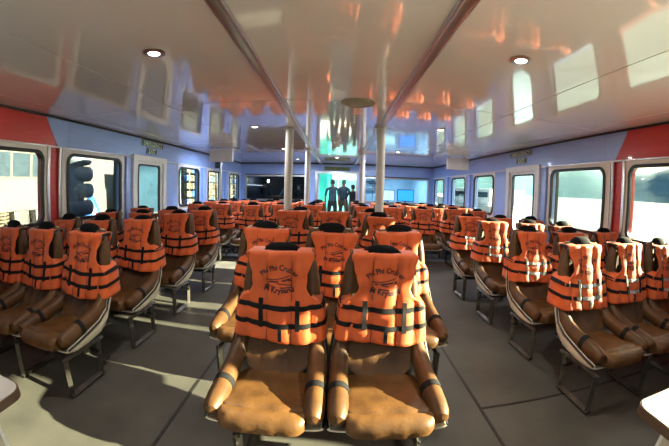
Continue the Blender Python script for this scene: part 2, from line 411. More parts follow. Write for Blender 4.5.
root = tag(empty('ceiling_speaker', (.235, 3.36, HT)), 'round beige speaker grille set in the ceiling between the trunkings', 'speaker')
b = MB(); b.lathe([(.001, -.022), (.10, -.02), (.135, -.014), (.135, -.012), (.135, 0), (.001, 0)], (0, 0, 0), 32); b.build('grille', MT['grille'], root)
b = MB(); b.lathe([(.135, 0), (.18, 0), (.178, -.012), (.14, -.018), (.135, -.012)], (0, 0, 0), 32, cap=False); b.build('rim', MT['grille'], root)

root = tag(empty('ceiling_camera', (.02, 6.0, HT)), 'small white dome camera hanging between the ceiling trunkings', 'camera')
b = MB(); b.lathe([(.001, 0), (.07, 0), (.07, -.03), (.05, -.05), (.001, -.05)], (0, 0, 0)); b.build('mount', MT['white'], root)
b = MB(); b.lathe([(.05, -.05), (.06, -.08), (.05, -.12), (.025, -.14), (.001, -.142)], (0, 0, 0)); b.build('dome', MT['white'], root)

for (x, y, lb) in ((-2.62, 7.1, 'flat white box hung under the ceiling on the quay side'), (2.95, 7.6, 'flat white box hung under the ceiling on the sea side')):
    root = tag(empty('hanging_box', (x, y, HT)), lb, 'hanging box')
    b = MB(); b.box((0, 0, -.17), (.56, .10, .30), bev=.008); b.build('housing', MT['white'], root)
    for dx in (-.2, .2):
        b = MB(); b.box((dx, 0, -.011), (.03, .05, .022)); b.build('bracket', MT['alu'], root)

root = tag(empty('wall_speaker', (-3.27, 8.55, 2.05)), 'small black bracket speaker high in the quay-side corner', 'speaker')
b = MB(); b.box((0, 0, 0), (.12, .12, .17), bev=.015); b.build('cabinet', MT['rubber'], root)
b = MB(); b.tube([(0, 0, .08), (0, 0, HT - 2.05)], .014, 8); b.build('bracket', MT['alu'], root)
root = tag(empty('cable_conduit', (-3.30, 8.9, 0)), 'slim grey conduit running down the quay-side wall to the floor', 'pipe')
b = MB(); b.tube([(0, 0, 0), (0, 0, HT)], .035, 12); b.build('pipe_run', MT['alu'], root)


def sign_plate(x, y, z, w, h, txt, s, lb):
    root = tag(empty('emergency_exit_sign', (x, y, z)), lb, 'sign', 'emergency exit signs')
    b = MB(); b.poly(rrect(-w / 2, w / 2, -h / 2, h / 2, .008, 3), [], lambda a, c, d: (-s * d, a, c), .01); b.build('plate', MT['sign'], root, smooth=False)
    b = MB()
    b.poly(rrect(-w / 2 + .008, w / 2 - .008, -h / 2 + .008, h / 2 - .008, .006, 3), [rrect(-w / 2 + .014, w / 2 - .014, -h / 2 + .014, h / 2 - .014, .005, 3)], lambda a, c, d: (-s * (.010 + d), a, c), .002)
    vs, fs = text_mesh(txt, h * .92, .002); mx = max(v.x for v in vs); k = min(1.15, (w / 2 - .025) / mx)
    b.add([(-s * .0125, (-v.x if s > 0 else v.x) * k, v.y - h * .33) for v in vs], fs)
    b.build('lettering', MT['signtext'], root, smooth=False)


for s, nm in ((-1, 'quay'), (1, 'sea')):
    sign_plate(s * W, 5.55, 2.245, .80, .115, 'EMERGENCY', s, 'long EMERGENCY sign plate over the side door, %s side' % nm)
    sign_plate(s * W, 5.52, 2.11, .38, .115, 'EXIT', s, 'short EXIT sign plate over the side door, %s side' % nm)
root = tag(empty('doorway_sign', (0, Y1, 2.16)), 'narrow yellow-green sign board above the far doorway', 'sign')
b = MB(); b.box((0, -.015, 0), (.9, .03, .13), bev=.004); b.build('plate', mat('olive sign plate', (.16, .19, .05), .4, noise_amt=.5, scale=14), root)

# ------------------------------------------------------------------ tables in the near corners
for s, lb in ((-1, 'pale laminate table with a brown edge on the quay side'), (1, 'pale laminate table with a brown edge on the sea side')):
    x0, x1, y0, y1 = (-2.35, -1.05, -.7, .63) if s < 0 else (1.13, 2.4, -.7, .65)
    cx, cy = (x0 + x1) / 2, (y0 + y1) / 2
    root = tag(empty('table', (cx, cy, 0)), lb, 'table')
    hw, hd = (x1 - x0) / 2, (y1 - y0) / 2
    b = MB(); b.poly(rrect(-hw, hw, -hd, hd, .06), [], lambda a, c, d: (a, c, .70 + d), .025); b.build('table_top', MT['tabletop'], root, smooth=False)
    b = MB(); b.poly(rrect(-hw - .006, hw + .006, -hd - .006, hd + .006, .063), [rrect(-hw, hw, -hd, hd, .06)], lambda a, c, d: (a, c, .688 + d), .034); b.build('edge_band', MT['brownedge'], root, smooth=False)
    b = MB(); b.box((-s * (hw - .13), 0, .349), (.03, 2 * hd - .24, .698), bev=.003); b.box((s * (hw - .25), 0, .349), (.03, 2 * hd - .24, .698), bev=.003)
    b.box((0, -.1, .5), (2 * hw - .42, .025, .3)); b.build('side_panel', MT['tableside'], root)
    b = MB(); b.box((-s * (hw - .13), hd - .115, .349), (.036, .016, .698)); b.build('panel_edging', MT['white'], root)

# ------------------------------------------------------------------ passenger seats


def pillow(profile, w, nx=13, shrink=.35, xo=lambda u: 0, flute=None):
    """Loft of a closed y-z profile across x with rounded ends."""
    cy = sum(p[0] for p in profile) / len(profile); cz = sum(p[1] for p in profile) / len(profile); n = len(profile)
    vs = []; fs = []; b = MB()
    for i in range(nx):
        u = -1 + 2 * i / (nx - 1); uu = math.copysign(abs(math.sin(u * PI / 2)) ** .8, u)
        k = 1 - shrink * abs(uu) ** 7
        for j, (y, z) in enumerate(profile):
            dy, dz = (flute(uu, j, y, z) if flute else (0, 0))
            vs.append((uu * w, cy + (y - cy) * k + dy, cz + (z - cz) * k + dz))
    for i in range(nx - 1):
        for j in range(n): fs.append((i * n + j, i * n + (j + 1) % n, (i + 1) * n + (j + 1) % n, (i + 1) * n + j))
    fs.append(tuple(range(n))); fs.append(tuple((nx - 1) * n + j for j in reversed(range(n))))
    return b.add(vs, fs)


ARM = [(.150, .085, 1.07, .030, .030), (.168, .07, 1.0, .042, .045), (.184, .055, .88, .046, .055), (.192, .03, .76, .045, .058), (.198, -.005, .66, .045, .058), (.208, -.040, .58, .045, .060),
       (.222, -.095, .515, .050, .060), (.232, -.18, .475, .050, .056), (.235, -.29, .452, .050, .056), (.237, -.41, .434, .051, .058), (.238, -.52, .418, .052, .060), (.238, -.585, .410, .048, .056), (.238, -.617, .404, .037, .043), (.238, -.630, .398, .014, .018)]


def make_seat():
    root = empty('passenger_seat')
    L = MT['leather']
    # fibreglass shell
    Cc = [(.125, 1.08), (.115, .85), (.075, .68), (.0, .52), (-.11, .38), (-.22, .31), (-.38, .288), (-.52, .292), (-.60, .318)]
    Ee = [(.075, 1.06), (.055, .87), (.025, .71), (-.035, .585), (-.11, .485), (-.22, .43), (-.36, .395), (-.50, .365), (-.60, .345)]
    hx = [.165, .215, .245, .268, .285, .292, .292, .290, .280]
    vs = []; fs = []; K = 11
    for (c, e, h) in zip(Cc, Ee, hx):
        row = []
        for (fx, t) in ((1.0, 0), (1.02, .35), (.98, .7), (.86, .92), (.6, 1.0), (0, 1.0)):
            row.append((fx * h, e[0] + (c[0] - e[0]) * t, e[1] + (c[1] - e[1]) * t))
        full = row + [(-x, y, z) for x, y, z in reversed(row[:-1])]; vs += full
    K = len(full)
    # inner skin
    nrow = len(Cc); inner = [(x * .965, y - .012 if z > .6 else y - .002, z + (.0 if z > .6 else .012)) for x, y, z in vs]
    for i in range(nrow - 1):
        for j in range(K - 1): fs.append((i * K + j, i * K + j + 1, (i + 1) * K + j + 1, (i + 1) * K + j))
    o = len(vs); fs += [tuple(o + q for q in reversed(f)) for f in fs]
    for j in range(K - 1):
        fs.append((j, j + 1, o + j + 1, o + j)); e = (nrow - 1) * K; fs.append((e + j, e + j + 1, o + e + j + 1, o + e + j))
    for i in range(nrow - 1):
        for j in (0, K - 1): fs.append((i * K + j, (i + 1) * K + j, o + (i + 1) * K + j, o + i * K + j))
    b = MB(); b.add(vs + inner, fs); sh = b.build('shell', MT['shell'], root)
    b = MB()
    for s in (-1, 1): b.tube([(s * h, e[0], e[1]) for e, h in zip(Ee, hx)], .0095, 8)
    b.build('shell_edging', MT['rubber'], sh)
    # cushions
    P = [(-.17, .40), (-.30, .405), (-.42, .415), (-.52, .428), (-.575, .438), (-.590, .430), (-.610, .438), (-.650, .436), (-.680, .415), (-.690, .385), (-.684, .352), (-.655, .336), (-.60, .330), (-.45, .312), (-.30, .32), (-.19, .35)]
    rnd = random.Random(3)
    wr = [rnd.uniform(-1, 1) for _ in range(400)]

    def fl(u, j, y, z):
        if y < -.60: return (.004 * math.cos(u * 11 + .6) * (1 - abs(u)) + .0015 * math.sin(u * 37 + j), .002 * math.sin(u * 23 + j * 1.7))
        if z > .39: return (0, .004 * math.cos(u * PI / 2) + .003 * math.sin(u * 9 + y * 25))
        return (0, 0)
    b = pillow(P, .200, 25, .20, flute=fl); b.build('seat_cushion', MT['leather_worn'], root)
    Bk = [(-.205, .40), (-.165, .46), (-.105, .53), (-.055, .60), (-.015, .70), (.015, .82), (.035, .94), (.05, 1.04), (.065, 1.075), (.085, 1.08), (.10, 1.05), (.095, .94), (.085, .82), (.055, .70), (.01, .60), (-.05, .52), (-.11, .45), (-.15, .40)]

    def fb(u, j, y, z):
        if j > 7: return (0, 0)
        a = abs(math.sin((u * 3.5) * PI / 2 + PI / 2 * 0)); return (.012 * (1 - min(1, a * 2.2)) * (1 if abs(u) < .8 else 0) - .006 * math.cos(u * PI / 2), 0)
    b = pillow(Bk, .178, 29, .15, flute=fb); b.build('back_cushion', L, root)
    # bolsters running down into armrests
    for s in (-1, 1):
        b = MB(); b.tube([(s * p[0], p[1], p[2]) for p in ARM], [(p[3], p[4]) for p in ARM], 14)
        arm = b.build('armrest', L, root)
        i = 9
        p = ARM[i]; q = ARM[i + 1]; t = (Vector(q[:3]) - Vector(p[:3])).normalized(); c0 = Vector((s * p[0], p[1], p[2])); t.x *= s
        b = MB(); b.tube([c0 - t * .022, c0 - t * .020, c0 + t * .020, c0 + t * .022], [(p[3] - .002, p[4] - .002), (p[3] + .004, p[4] + .004), (p[3] + .004, p[4] + .003), (p[3] - .002, p[4] - .003)], 18)
        b.build('strap', MT['webbing'], arm)
    # black headrest cap
    b = MB(); vs = []; fs = []; nu, nv = 17, 9
    for i in range(nv):
        t = i / (nv - 1) * PI / 2
        for k in range(20):
            a = 2 * PI * k / 20; ce, se = math.cos(a), math.sin(a)
            vs.append((.128 * math.copysign(abs(ce) ** .75, ce) * math.cos(t) ** .62, .088 + .047 * se * math.cos(t) ** .5, 1.03 + .095 * math.sin(t)))
    for i in range(nv - 1):
        for k in range(20): fs.append((i * 20 + k, i * 20 + (k + 1) % 20, (i + 1) * 20 + (k + 1) % 20, (i + 1) * 20 + k))
    fs.append(tuple(reversed(range(20)))); b.add(vs, fs); b.build('headrest', MT['cap'], root)
    return root


def make_frame(root, dx, sgn):
    def sq(b, p, q, w=.019): b.tube([p, q], w * 1.3, 4, up=(1, .001, 0))
    b = MB()
    sq(b, (dx, -.635, .292), (dx, -.655, .018)); sq(b, (dx, -.255, .295), (dx, -.295, .018)); sq(b, (dx, -.675, .0195), (dx, -.275, .0195))
    sq(b, (dx, -.655, .285), (dx, -.20, .285), .014)
    b.build('leg_frame', MT['steel'], root, smooth=False)
    b = MB(); b.tube([(-.287, -.285, .20), (.287, -.285, .20)], .014, 4, up=(0, 1, 0)); b.build('stretcher', MT['steel'], root, smooth=False)
    b = MB(); b.box((0, -.42, .27), (.574, .06, .03)); b.box((0, -.29, .27), (.574, .03, .03)); b.build('support_beam', MT['steel'], root, smooth=False)


# ------------------------------------------------------------------ life jackets
TOP, LEN = 1.070, .485
WP = [(0, .192), (.05, .194), (.14, .180), (.26, .158), (.38, .150), (.46, .172), (.53, .222), (.60, .246), (.7, .252), (.85, .259), (1, .266)]


def wid(t):
    for (a, x), (c, y) in zip(WP, WP[1:]):
        if t <= c:
            k = (t - a) / (c - a); k = k * k * (3 - 2 * k); return x + (y - x) * k
    return WP[-1][1]


def make_jacket(seed, tape=False):
    rnd = random.Random(seed); ph = [rnd.uniform(0, 6.28) for _ in range(8)]; sx = rnd.uniform(-.01, .012)

    def F(x, t):
        """front surface y at x, t (0 top .. 1 hem)"""
        base = -.020 - .035 * math.sin(min(1, t) * PI * .55) - .085 * t * t
        y = base + .55 * x * x + 2.2 * max(0, abs(x) - .20) ** 2
        for xc, hw in ((0, .072), (-.128, .056), (.128, .056), (-.225, .041), (.225, .041)):
            q = (x - xc) / hw
            if abs(q) < 1: y -= .017 * (1 - abs(q) ** 3.0)
        y += .005 * math.sin(x * 31 + t * 7 + ph[0]) * math.sin(t * 9 + ph[1]) + .0018 * math.sin(x * 60 + t * 16 + ph[2]) + .0015 * math.sin(t * 33 + x * 13 + ph[3])
        y += .010 * math.sin(x * 14 + ph[4]) * t * t
        if .55 < t < .9: y += .0025 * math.cos((t - .61) * 2 * PI / .20)
        return y

    def P(x, t, off=0.): return (x + sx * t, F(x, t) - off, TOP - LEN * t + .012 * math.sin(x * 9 + ph[5]) * t)
    nu = 30; rows = []
    for i in range(30):
        t = 1 - i / 29; w = wid(t) + .004 * math.sin(t * 19 + ph[6])
        rows.append([P(w * (-1 + 2 * k / nu), t) for k in range(nu + 1)])
    nf = len(rows)
    for i in range(1, 7):       # over the shoulders
        a = PI * i / 7; w = wid(0) - .012 * math.sin(a); r = []
        for k in range(nu + 1):
            x = w * (-1 + 2 * k / nu); y0 = F(x, 0); y1 = .165
            c = (y0 + y1) / 2; r.append((x, c - (y1 - y0) / 2 * math.cos(a), TOP + .014 * math.sin(a) - .15 * x * x * math.sin(a)))
        rows.append(r)
    nb0 = len(rows)
    for i in range(14):
        t = i / 13; w = wid(t)
        rows.append([((w * (-1 + 2 * k / nu)), .165 - .4 * (w * (-1 + 2 * k / nu)) ** 2 - .03 * t, TOP - LEN * .96 * t) for k in range(nu + 1)])
    vs = [p for r in rows for p in r]; fs = []; N = nu + 1
    for i in range(len(rows) - 1):
        for k in range(nu):
            xc = -1 + 2 * (k + .5) / nu
            if nf + 1 <= i < nb0 + 1 and abs(xc) < .56: continue
            fs.append((i * N + k, i * N + k + 1, (i + 1) * N + k + 1, (i + 1) * N + k))
    for sd_ in (-1, 1):      # side panels below the armholes wrap round the seat back
        kc = nu if sd_ > 0 else 0; cols = []
        for i in range(30):
            t = 1 - i / 29
            if t < .475: break
            fr = rows[i][kc]; xb = sd_ * wid(t); bk = (xb, .165 - .4 * xb * xb - .03 * t, TOP - LEN * .96 * t); ln = []
            for m_ in range(0, 6):
                q = m_ / 5; ln.append((fr[0] * (1 - q) + bk[0] * q + sd_ * .012 * math.sin(PI * q), fr[1] * (1 - q) + bk[1] * q, fr[2] * (1 - q) + bk[2] * q))
            cols.append(ln)
        o_ = len(vs); vs += [p for c_ in cols for p in c_]
        for i in range(len(cols) - 1):
            for m_ in range(5):
                f_ = (o_ + i * 6 + m_, o_ + i * 6 + m_ + 1, o_ + (i + 1) * 6 + m_ + 1, o_ + (i + 1) * 6 + m_); fs.append(f_)
    me = bpy.data.meshes.new('foam_body'); me.from_pydata(vs, [], fs); me.materials.append(MT['orange']); me.materials.append(MT['binding'])
    for p in me.polygons: p.use_smooth = True
    bm = bmesh.new(); bm.from_mesh(me); bmesh.ops.remove_doubles(bm, verts=bm.verts, dist=.0008); bmesh.ops.recalc_face_normals(bm, faces=bm.faces)
    loose = [v for v in bm.verts if not v.link_faces]; bmesh.ops.delete(bm, geom=loose, context='VERTS')
    bm.faces.ensure_lookup_table(); f = min(bm.faces, key=lambda q: q.calc_center_median().y)
    if f.normal.y > 0: bmesh.ops.reverse_faces(bm, faces=bm.faces)
    bm.to_mesh(me); bm.free()
    tmp = bpy.data.objects.new('foam_body', me); COL.objects.link(tmp)
    md = tmp.modifiers.new('thick', 'SOLIDIFY'); md.thickness = .024; md.offset = -1; md.material_offset_rim = 1
    dg = bpy.context.evaluated_depsgraph_get(); m2 = bpy.data.meshes.new_from_object(tmp.evaluated_get(dg)); m2.name = 'foam_body'
    COL.objects.unlink(tmp); bpy.data.objects.remove(tmp)
    root = empty('life_jacket')
    body = bpy.data.objects.new('foam_body', m2); COL.objects.link(body); body.parent = root
    # webbing

    def Q(x, t, off):
        w = wid(t)
        if abs(x) <= w: return P(x, t, off)
        sd_ = 1 if x > 0 else -1; q = min(1, (abs(x) - w) / .20); fr = P(sd_ * w, t, 0); xb = sd_ * w; bk = (xb, .165 - .4 * xb * xb - .03 * t, TOP - LEN * .96 * t)
        return (fr[0] * (1 - q) + bk[0] * q + sd_ * (.012 * math.sin(PI * q) + max(off, 0) + .001), fr[1] * (1 - q) + bk[1] * q - off * (1 - q), fr[2] * (1 - q) + bk[2] * q)

    def band(t0, hw, sag, x0, x1, off=.004):
        b = MB(); n = 34; ring = []
        for i in range(n + 1):
            x = x0 + (x1 - x0) * i / n; t = t0 + sag * (1 - (min(.3, abs(x)) / .26) ** 2) + .006 * math.sin(x * 11 + ph[7])
            a = Q(x, t - hw / LEN, off); c = Q(x, t + hw / LEN, off); d = Q(x, t + hw / LEN, -.002); e = Q(x, t - hw / LEN, -.002)
            ring += [a, c, d, e]
        fs = []
        for i in range(n):
            for k in range(4): fs.append((i * 4 + k, i * 4 + (k + 1) % 4, i * 4 + 4 + (k + 1) % 4, i * 4 + 4 + k))
        fs += [(3, 2, 1, 0), tuple(n * 4 + k for k in range(4))]
        return b.add(ring, fs)

    def vert(x, t0, t1, hw, off=.007):
        b = MB(); n = 10; ring = []
        for i in range(n + 1):
            t = t0 + (t1 - t0) * i / n
            ring += [P(x - hw, t, off), P(x + hw, t, off), P(x + hw, t, .0), P(x - hw, t, .0)]
        fs = []
        for i in range(n):
            for k in range(4): fs.append((i * 4 + k, i * 4 + (k + 1) % 4, i * 4 + 4 + (k + 1) % 4, i * 4 + 4 + k))
        fs += [(3, 2, 1, 0), tuple(n * 4 + k for k in range(4))]
        return b.add(ring, fs)
    band(.595, .0135, .025, -wid(.6) - .19, wid(.6) + .19).build('belt', MT['webbing'], root)
    band(.795, .0135, .022, -wid(.8) - .19, wid(.8) + .19).build('belt', MT['webbing'], root)
    for x in (-.108 + rnd.uniform(-.008, .008), .112 + rnd.uniform(-.008, .008)):
        vert(x, .52, .855, .0125).build('webbing_loop', MT['webbing'], root)
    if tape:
        band(.595, .0125, .025, -.095, .095, .0075).build('silver_strip', MT['tape'], root)
        band(.795, .0125, .022, -.095, .095, .0075).build('silver_strip', MT['tape'], root)
    vert(.008, .845, .975, .010).build('hem_tab', MT['webbing'], root)
    # seams of the centre panel and the printed mark
    b = MB()
    for x in (-.0705, .0705):
        b2 = vert(x, .03, .99, .0016, .003); b.add(b2.v, b2.f)
    b.build('panel_seam', MT['binding'], root)
    b = MB()

    def put(vs, fs, cx, cz, arc=0.):
        out = []
        for v in vs:
            if arc:
                a = v.x / arc; R = arc + (v.y if arc > 0 else -v.y) if True else arc
                if arc > 0: X_, Z_ = math.sin(a) * (arc + v.y), cz - arc + math.cos(a) * (arc + v.y)
                else:
                    R = -arc; a = v.x / R; X_, Z_ = math.sin(a) * (R - v.y), cz + R - math.cos(a) * (R - v.y)
            else: X_, Z_ = v.x, cz + v.y
            t = (TOP - Z_) / LEN; out.append(P(cx + X_, t, .0022))
        b.add(out, fs)
    vs, fs = text_mesh('Phi Phi Cruiser', .042, .0012); k = .106 / max(v.x for v in vs)
    put([Vector((v.x * k, v.y, 0)) for v in vs], fs, 0, TOP - .092, .135)
    vs, fs = text_mesh('M Krysarui', .040, .0016); k = .088 / max(v.x for v in vs)
    put([Vector((v.x * k, v.y, 0)) for v in vs], fs, 0, TOP - .214, -.40)

    def strip(pts, w):
        q = []
        for (x, z) in pts: q += [Vector((x, z + w)), Vector((x, z - w))]
        put([Vector((p.x, p.y, 0)) for p in q], [(2 * i, 2 * i + 1, 2 * i + 3, 2 * i + 2) for i in range(len(pts) - 1)], 0, TOP - .155)
    strip([(-.075, .008), (-.03, .010), (.01, .019), (.045, .030), (.062, .036), (.062, .030)], .0026)
    strip([(-.06, -.004), (-.02, -.001), (.03, .008), (.066, .018)], .0042)
    strip([(-.05, -.002), (.0, -.010), (.05, -.016), (.07, -.018)], .0028)
    strip([(.045, .026), (.05, .010), (.068, .006), (.066, -.012)], .0032)
    strip([(-.072, -.022), (-.03, -.029), (.02, -.032), (.075, -.028)], .0034)
    b.build('printed_logo', MT['ink'], root, smooth=False)
    return root


def copy_tree(o, parent=None):
    c = o.copy(); COL.objects.link(c)
    if parent: c.parent = parent
    for ch in list(o.children): copy_tree(ch, c)
    return c


def drop(o):
    for c in list(o.children): drop(c)
    bpy.data.objects.remove(o)


SEATP = {}
def seat_proto(dx):
    k = round(dx, 2)
    if k not in SEATP:
        r = make_seat(); make_frame(r, dx, 1); SEATP[k] = [r, False]
    e = SEATP[k]
    if not e[1]: e[1] = True; return e[0]
    return copy_tree(e[0])


JP = [[make_jacket(11 + i * 7), False] for i in range(4)]
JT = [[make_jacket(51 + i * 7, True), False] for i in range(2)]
rj = random.Random(5); jn = [0]


def place(x, y, dx, where, group, jz=None, tilt=None, jrot=0., zs=1., tape=False):
    """where: words that single the seat out."""
    s = seat_proto(dx); s.location = (x, y, 0); s.scale = (1, 1, zs)
    tag(s, 'brown leather seat, ' + where, 'seat', group[0])
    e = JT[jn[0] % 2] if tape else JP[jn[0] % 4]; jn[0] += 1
    if not e[1]: e[1] = True; j = e[0]
    else: j = copy_tree(e[0])
    j.location = (x + rj.uniform(-.008, .008), y, (rj.uniform(-.03, .012) if jz is None else jz)); j.rotation_euler = (0, (rj.uniform(-.03, .03) if tilt is None else tilt), jrot + rj.uniform(-.04, .04))
    tag(j, ('orange silver-banded life jacket on seat ' if tape else 'orange life jacket on seat ') + where, 'life jacket', group[1])


H = 1.4
def X_(v): return v * H + CAMX
GC = ('seats of the centre block', 'life jackets on the centre block')
place(X_(-.228), 1.28 * H, -.12, 'front pair nearest the two tables, quay side', GC, -.028, .0, zs=.965)
place(X_(.190), 1.28 * H, .13, 'front pair nearest the two tables, sea side', GC, -.028, .01, zs=.965)
for x, dx, w in ((-.44, -.2, 'quay-side end'), (-.03, .0, 'middle'), (.38, .2, 'sea-side end')):
    place(X_(x), 1.89 * H, dx, 'behind the front pair, %s of that row of three' % w, GC, -.01 if x > .3 or x < -.4 else -.03)
for x, dx, w in ((-.43, -.2, 'beside the quay-side post'), (-.01, .0, 'middle'), (.40, .2, 'beside the sea-side post')):
    place(X_(x), 3.05 * H, dx, '%s, second row of three, centre block' % w, GC, .035 if x < .3 else -.02)
for x, dx, w in ((-.43, -.2, 'quay side'), (.40, .2, 'sea side')):
    place(X_(x), 3.68 * H, dx, 'just past the nearer posts, %s of the walkway' % w, GC, -.02)
RN = ['front row', 'second row', 'third row', 'fourth row']
for s, blk, xs_ in ((-1, 'quay-side', (-1.455, -1.875, -2.285)), (1, 'sea-side', (1.425, 1.845, 2.265))):
    G = ('seats of the %s block' % blk, 'life jackets on the %s block' % blk)
    for k in range(4):
        for i, x in enumerate(xs_):
            y = (1.475 + .61 * k) * H
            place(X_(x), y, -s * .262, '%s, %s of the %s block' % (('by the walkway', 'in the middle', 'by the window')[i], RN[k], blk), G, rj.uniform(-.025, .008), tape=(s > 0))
RF = ['first', 'second', 'third', 'last']
FX = (.38, .82, 1.26, 1.75, 2.18)
PN = ['beside the doorway path', 'second from doorway path', 'third from doorway path', 'one from the wall', 'against the wall']
for k in range(4):
    for s, blk in ((-1, 'quay'), (1, 'sea')):
        for i, x in enumerate(FX):
            place(X_(s * x), (4.68 + .61 * k) * H, -s * .2, '%s, %s row before far bulkhead, %s side' % (PN[i], RF[k], blk), ('seats before the far bulkhead', 'life jackets before the far bulkhead'), None)

# ------------------------------------------------------------------ the rooms beyond the far bulkhead
LY0, LY1 = Y1 + .08, 15.2
b = MB(); b.box((0, (LY0 + LY1) / 2, -.05), (2 * W + .2, LY1 - LY0, .1)); struct(b.build('floor_lobby', MT['floor']))
b = MB(); b.box((-2.35, (LY0 + LY1) / 2, HT + .05), (2.5, LY1 - LY0, .1)); b.box((2.35, (LY0 + LY1) / 2, HT + .05), (2.5, LY1 - LY0, .1)); struct(b.build('ceiling_lobby', MT['white']))
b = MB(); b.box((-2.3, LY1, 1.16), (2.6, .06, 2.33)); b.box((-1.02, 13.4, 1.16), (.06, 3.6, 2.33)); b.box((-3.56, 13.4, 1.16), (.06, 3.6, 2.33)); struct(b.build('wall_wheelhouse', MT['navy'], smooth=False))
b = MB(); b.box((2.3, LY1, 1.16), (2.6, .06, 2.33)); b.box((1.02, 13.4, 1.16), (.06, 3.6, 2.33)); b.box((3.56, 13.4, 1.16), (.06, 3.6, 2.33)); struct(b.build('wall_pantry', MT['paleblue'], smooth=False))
ld = bpy.data.lights.new('pantry_lamp_glow', 'AREA'); ld.size = .5; ld.energy = 70; ld.color = (.65, .88, 1)
root = tag(empty('pantry_ceiling_lamp', (2.2, 13.2, HT)), 'square cool white lamp in the pale blue room past the bulkhead', 'ceiling light')
b = MB(); b.box((0, 0, -.02), (.5, .5, .04), bev=.006); b.build('diffuser', MT['lamp'], root)
lo = bpy.data.objects.new('pantry_lamp_glow', ld); COL.objects.link(lo); lo.parent = root; lo.location = (0, 0, -.06)
root = tag(empty('bare_bulb', (-3.0, 14.0, 1.74)), 'bright bare bulb hanging in the dark wheelhouse', 'lamp')
b = MB(); b.lathe([(.001, -.05), (.035, -.035), (.045, 0), (.03, .035), (.015, .06)], (0, 0, 0), 14); b.build('bulb', MT['lamp'], root)
b = MB(); b.tube([(0, 0, .06), (0, 0, HT - 1.74)], .006, 6); b.build('cord', MT['rubber'], root)
ld = bpy.data.lights.new('bulb_glow', 'POINT'); ld.energy = 6; ld.color = (.8, .9, 1); lo = bpy.data.objects.new('bulb_glow', ld); COL.objects.link(lo); lo.parent = root; lo.location = (0, -.08, 0)


def monitor(x, y, z, w, h, m, lb):
    root = tag(empty('monitor', (x, y, z)), lb, 'monitor')
    b = MB(); b.box((0, .03, 0), (w, .05, h), bev=.008); b.build('casing', MT['rubber'], root)
    b = MB(); b.box((0, .002, 0), (w - .05, .01, h - .05)); b.build('screen', m, root)
    b = MB(); b.box((0, .05, -h / 2 - .06), (.06, .03, .14)); b.box((0, .05, -h / 2 - .13), (.24, .16, .02)); b.build('foot', MT['rubber'], root)


root = tag(empty('counter', (2.3, 12.5, 0)), 'pale counter running behind the sea-side bulkhead window', 'counter')
b = MB(); b.box((0, 0, .45), (2.3, .5, .9), bev=.01); b.build('cabinet', MT['white'], root)
b = MB(); b.box((0, 0, .915), (2.4, .56, .03), bev=.006); b.build('worktop', MT['tabletop'], root)
monitor(2.68, 12.40, 1.28, .66, .46, MT['screen'], 'large blue monitor on the counter')
monitor(1.98, 12.42, 1.26, .52, .42, MT['screen2'], 'pale cyan monitor beside the blue one on the counter')
root = tag(empty('wall_shelf', (1.5, 14.9, 1.5)), 'small wall shelf in the pale blue room', 'shelf')
b = MB(); b.box((0, 0, 0), (.7, .26, .03)); b.box((0, 0, .35), (.7, .26, .03)); b.box((-.34, 0, .17), (.03, .26, .38)); b.box((.34, 0, .17), (.03, .26, .38)); b.build('board', MT['timber'], root)
root = tag(empty('round_wall_fan', (1.35, 12.2, 1.70)), 'round brown wall fan inside the pantry window', 'fan')
b = MB(); b.lathe([(.11, -.02), (.125, -.02), (.125, .02), (.11, .02)], (0, 0, 0), 24, 'Y', False); b.build('guard_ring', MT['timber'], root)
b = MB()
for k in range(4):
    a = k * PI / 2; b.box((.06 * math.cos(a), 0, .06 * math.sin(a)), (.07 if k % 2 == 0 else .03, .006, .03 if k % 2 == 0 else .07))
b.build('fan_blade', MT['steel'], root)
b = MB(); b.tube([(0, 0, -.12), (0, .02, -.4), (0, .05, -.78)], .012, 8); b.build('stand', MT['steel'], root)
random.seed(9)
for i in range(5):
    root = tag(empty('cup', (1.4 + i * .11, 12.42, .93)), 'small white cup in the line on the pale counter', 'cup', 'cups on the counter')
    b = MB(); b.lathe([(.001, 0), (.028, 0), (.038, .09), (.034, .09), (.025, .01), (.001, .01)], (0, 0, 0), 12); b.build('body', MT['white'], root)

# teal tarpaulin and rail on the foredeck, seen through the doorway
root = tag(empty('deck_tarpaulin', (-.55, 16.6, 0)), 'teal tarpaulin hung over the foredeck beyond the doorway', 'tarpaulin')
vs = []; fs = []
for i in range(13):
    for j in range(9):
        x = -1.2 + i * .125; z = .5 + j * .24; vs.append((x, .05 * math.sin(i * 1.1) * (1 - j / 12), z))
for i in range(12):
    for j in range(8): fs.append((i * 9 + j, i * 9 + j + 1, i * 9 + j + 10, i * 9 + j + 9))
o = len(vs); vs += [(x, y + .02, z) for x, y, z in vs]; fs += [tuple(o + q for q in reversed(f)) for f in fs]
b = MB(); b.add(vs, fs)
tm = MT['teal']; p = tm.node_tree.nodes['Principled BSDF']; p.inputs['Transmission Weight'].default_value = .0
b.build('cloth', tm, root)
b = MB(); b.tube([(-1.0, 0, 2.2), (.6, 0, 2.2)], .02, 8); b.tube([(-1.0, 0, 0), (-1.0, 0, 2.2)], .02, 8); b.tube([(.6, 0, 0), (.6, 0, 2.2)], .02, 8); b.build('support_pole', MT['alu'], root)
b = MB(); b.box((.4, 18.9, 1.0), (2.6, .1, 2.0)); struct(b.build('wall_foredeck', mat('pale aqua deckhouse paint', (.10, .40, .45), .5, noise_amt=.2, scale=2), smooth=False))
b = MB(); b.box((0, 17.6, -.05), (7.2, 4.8, .1)); struct(b.build('floor_foredeck', MT['tabletop']))
root = tag(empty('deck_rail', (0, 19.2, 0)), 'white foredeck railing beyond the doorway', 'railing')
b = MB()
for z in (.4, .75, 1.1): b.tube([(-3.4, 0, z), (3.4, 0, z)], .02, 8)
b.build('rail_bar', MT['white'], root)
